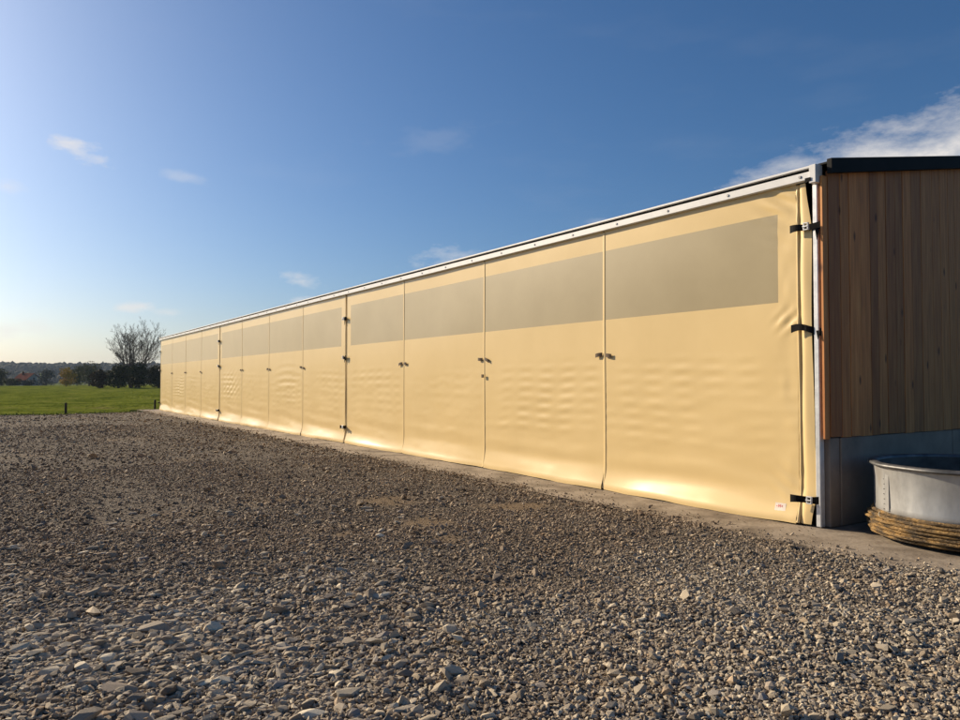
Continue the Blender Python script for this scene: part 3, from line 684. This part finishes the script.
# ------------------------------------------------------------------ trees and bushes
bark = noisy(mat('bark', (.08,.065,.05), .9), [(.05,.04,.032),(.10,.08,.062)], 4)
def leafmat(name, a, b, c):
    m_ = mat(name, b, .8, spec=.15); noisy(m_, [a, b, c], .9, 6, pos=(.3,.7)); return m_
LEAF = {'dark': leafmat('dark_leaves', (.028,.036,.010),(.050,.058,.016),(.085,.082,.024)),
        'brown': leafmat('brown_leaves', (.040,.030,.012),(.07,.05,.018),(.10,.065,.022)),
        'autumn': leafmat('yellow_leaves', (.22,.15,.02),(.42,.28,.03),(.55,.36,.045)),
        'green': leafmat('green_leaves', (.045,.055,.014),(.085,.092,.024),(.13,.12,.035)),
        'grey': leafmat('grey_green_leaves', (.05,.06,.05),(.075,.085,.07),(.10,.11,.09))}
def bush(px, Z, wdt, hgt, kind, label, name='bush', cat='bush', n=2200, leaf=.32, base=None, trunk=.12):
    p = at(px, Z); gz = float(terr(p.x, p.y)) if base is None else base
    r = np.random.default_rng(int(px*7+Z)); root = empty(name, (p.x, p.y, gz))
    tag(root, label, cat, 'trees and bushes beyond the field')
    # clumps through an uneven crown
    nb = 14; cs = []
    for k in range(nb):
        a = r.uniform(0, 6.28); rad = r.uniform(.15,.75)*wdt/2; z = hgt*r.uniform(.2, .82)
        f = 1-.55*abs(z/hgt-.45); cs.append((rad*math.cos(a)*f, rad*math.sin(a)*f*.8, z, wdt*r.uniform(.14,.26), hgt*r.uniform(.12,.22)))
    cs.append((0,0,hgt*.45,wdt*.3,hgt*.35)); cs.append((wdt*.1,0,hgt*.72,wdt*.2,hgt*.26)); cs.append((-wdt*.25,0,hgt*.2,wdt*.24,hgt*.2)); cs.append((wdt*.25,0,hgt*.2,wdt*.24,hgt*.2))
    V = []; Fc = []
    for i in range(n):
        c = cs[r.integers(len(cs))]; d = r.normal(size=3); d /= np.linalg.norm(d); q = r.random()**.45
        pos = np.array([c[0]+d[0]*c[3]*q, c[1]+d[1]*c[3]*q, max(.05, c[2]+d[2]*c[4]*q)])
        t1 = r.normal(size=3); t1 /= np.linalg.norm(t1); t2 = np.cross(t1, r.normal(size=3)); t2 /= np.linalg.norm(t2)
        s = leaf*r.uniform(.5,1.2); b = len(V)
        V += [tuple(pos+t1*s*.6), tuple(pos+t2*s*.35), tuple(pos-t1*s*.6), tuple(pos-t2*s*.35)]; Fc.append((b,b+1,b+2,b+3))
    MB().add(V, Fc).build('crown', LEAF[kind], root)
    m_ = MB()
    for k in range(5):
        a = r.uniform(0,6.28); c = cs[r.integers(len(cs))]
        m_.tube([(.2*math.cos(a),.2*math.sin(a),-.3),(c[0]*.3,c[1]*.3,hgt*.25),(c[0]*.8,c[1]*.8,max(c[2],hgt*.3))],[trunk,trunk*.7,trunk*.25],5)
    m_.build('trunk', bark, root); return root
def bare_tree(px, Z, hgt, spread, label):
    p = at(px, Z); gz = float(terr(p.x, p.y)); root = empty('bare_tree', (p.x,p.y,gz)); tag(root, label, 'tree', 'trees and bushes beyond the field')
    r = random.Random(5); tr = MB(); tw = MB()
    def grow(p0, d, ln, rad, lev, mb):
        n = 5; pts = [p0]; dd = d.copy(); rads = [rad]
        for i in range(n):
            dd = (dd + Vector((r.gauss(0,.055), r.gauss(0,.055), r.gauss(.04,.04)))).normalized(); pts.append(pts[-1]+dd*ln/n); rads.append(rad*(1-.72*(i+1)/n))
        mb.tube(pts, rads, 6 if lev == 0 else (4 if lev < 3 else 3), cap=False)
        if lev >= 4: return
        kids = (8, 6, 4, 4)[lev]
        for k in range(kids):
            t = .25+.75*(k+r.random()*.8)/kids; i = min(n-1, int(t*n)); q = pts[i].lerp(pts[i+1], t*n-i if t*n-i <= 1 else 1)
            side = Vector((r.gauss(0,1), r.gauss(0,1), r.gauss(.1,.5))).normalized()
            nd_ = (dd*.85 + side*r.uniform(.45,.8)).normalized()
            grow(q, nd_, ln*r.uniform(.42,.62)*(1.05-.35*t), max(.024, rads[i]*r.uniform(.4,.6)), lev+1, tw)
    for k in range(8):
        a = 6.28*k/8+r.uniform(-.3,.3); lean = r.uniform(.06,.40)
        d = Vector((math.cos(a)*lean*spread, math.sin(a)*lean*spread, 1)).normalized()
        grow(Vector((math.cos(a)*.9, math.sin(a)*.9, -.3)), d, hgt*r.uniform(.78,1.0), .20, 0, tr)
    tr.build('trunk', bark, root); tw.build('crown', bark, root); return root
bare_tree(134, 188, 12.6, .78, 'tall leafless tree with fanned bare stems above the dark bushes')
bush(100, 182, 6.6, 4.6, 'brown', 'low brown bush at the left foot of the bare tree', leaf=.42, n=4200)
bush(118, 180, 8.6, 6.0, 'dark', 'dark bush directly below the bare tree stems', leaf=.42, n=4200)
bush(139, 186, 8.6, 7.4, 'dark', 'dark bush right of the bare tree stems', leaf=.42, n=4200)
bush(158, 190, 8.5, 6.0, 'dark', 'dark bush touching the far corner of the barn', leaf=.42, n=4200)
bush(66, 240, 8.5, 6.4, 'autumn', 'yellow autumn bush standing left of a dark green one', leaf=.4)
bush(89, 255, 11.5, 9.0, 'green', 'dark green tree between the yellow bush and the bare tree', 'broadleaf_tree', 'tree', leaf=.42, n=3200)
bush(77, 268, 8.0, 7.6, 'green', 'olive tree rising behind the yellow autumn bush', 'broadleaf_tree', 'tree', leaf=.42)
bush(1, 270, 6.5, 7.0, 'dark', 'dark round tree at the left edge beside the red roofed house', 'broadleaf_tree', 'tree', leaf=.4)
bush(46, 330, 11.0, 8.6, 'grey', 'grey green tree right of the red roofed house', 'broadleaf_tree', 'tree', leaf=.5)
bush(12, 262, 9.0, 3.0, 'dark', 'low dark hedge bush below the red roofed house', leaf=.35)
bush(27, 266, 8.0, 2.3, 'grey', 'low grey green bush before the house gable', leaf=.35)

# ------------------------------------------------------------------ farmhouse beyond the field
house_scale = .82; hp = at(27, 345); hz = float(terr(hp.x, hp.y))
house = empty('house', (hp.x, hp.y, hz)); tag(house, 'red roofed farmhouse with pale shaded gable beyond the field', 'house')
tile = noisy(mat('red_tiles', (.28,.09,.05), 1.0, spec=0), [(.085,.034,.025),(.11,.046,.034),(.13,.058,.044)], 1.2, 7, stretch=(1,1,3))
rend = noisy(mat('pale_render', (.55,.55,.55), .8), [(.26,.26,.26),(.33,.33,.32)], .8, 5)
house.scale = (house_scale,)*3; house.rotation_euler = (0,0, math.atan2(RT.y, RT.x) + R_(58))
W, D, H, RH = 5.0, 7.0, 4.4, 4.2       # ridge along local y, gable faces local -y
MB().add([(-W,-D,-1),(W,-D,-1),(W,-D,H),(0,-D,H+RH),(-W,-D,H),(-W,D,-1),(W,D,-1),(W,D,H),(0,D,H+RH),(-W,D,H)],
         [(0,1,2,3,4),(9,8,7,6,5),(0,4,9,5),(1,6,7,2)]).build('wall', rend, house)
for sg in (-1,1):
    a = [(0,-D-.5,H+RH+.12),(sg*(W+.6),-D-.5,H-.36),(sg*(W+.6),D+.5,H-.36),(0,D+.5,H+RH+.12)]
    vs = a+[(x,y,z-.18) for x,y,z in a]
    f = [(0,1,2,3),(7,6,5,4),(0,4,5,1),(1,5,6,2),(2,6,7,3),(3,7,4,0)]
    MB().add(vs, f if sg > 0 else [q[::-1] for q in f]).build('roof_slope', tile, house)
MB().box((-1.4,2,H+RH-1.2),(-.6,2.8,H+RH+1.0)).build('chimney', tile, house)
gl = noisy(mat('window_glass', (.03,.035,.04), .1), [(.025,.03,.035),(.04,.045,.05)], 2)
for x_ in (-2.4, 2.4): MB().box((x_-.5,-D-.04,1.2),(x_+.5,-D-.005,2.6)).build('window', gl, house)
MB().box((-.45,-D-.04,H+.6),(.45,-D-.005,H+1.8)).build('window', gl, house)

# ------------------------------------------------------------------ wooded ridge
wm = mat('far_woods', (.05,.05,.035), .95, spec=.05); noisy(wm, [(.03,.036,.020),(.055,.052,.030),(.085,.068,.038)], .02, 8, pos=(.32,.68))
ico = bmesh.new(); bmesh.ops.create_icosphere(ico, subdivisions=2, radius=1); iv = np.array([v.co[:] for v in ico.verts]); ico.verts.index_update(); if_ = np.array([[v.index for v in f.verts] for f in ico.faces]); ico.free()
n = 6500
a0 = math.atan2(FW.y, FW.x); aa = a0 + rng.uniform(-.15, 1.05, n); rr = 1000+ 850*rng.random(n)**.55
tx = CAM.x+rr*np.cos(aa); ty = CAM.y+rr*np.sin(aa); tz = terr(tx, ty)
keepw = (vn(tx/160+2, ty/160) > -.52) | (rr > 1450); tx, ty, tz = tx[keepw], ty[keepw], tz[keepw]; n = len(tx)
VV = np.zeros((n, len(iv), 3)); szz = rng.uniform(4,7,n); hh = rng.uniform(.8,1.35,n)*np.where(rng.random(n)<.03,1.25,1)
VV[:] = iv[None]*(1+.10*rng.normal(size=(n,len(iv),1)))*szz[:,None,None]
VV[:,:,2] *= hh[:,None]; VV += np.stack([tx,ty,tz+szz*.7],-1)[:,None]
FF = (if_[None]+ (np.arange(n)*len(iv))[:,None,None]).reshape(-1,3)
me = bpy.data.meshes.new('far_woods'); me.from_pydata(VV.reshape(-1,3).tolist(), [], FF.tolist()); me.update()
woods = link('far_woods', me, wm); tag(woods, 'distant hazy woods along the ridge', 'woods', kind='stuff')

# ------------------------------------------------------------------ the air
hz_ = MB().box((-4300,-4300,-16), (4300,4300,110)).build('haze', None)
hm = bpy.data.materials.new('haze'); hm.use_nodes = True; hn = hm.node_tree.nodes; hn.clear()
vo = hn.new('ShaderNodeVolumePrincipled'); vo.inputs['Density'].default_value = .00008; vo.inputs['Color'].default_value = (.58,.74,1.0,1); vo.inputs['Anisotropy'].default_value = .25
ho = hn.new('ShaderNodeOutputMaterial'); hm.node_tree.links.new(vo.outputs[0], ho.inputs['Volume'])
hz_.data.materials.append(hm); tag(hz_, 'thin bluish haze lying over the far country', 'haze', kind='stuff')
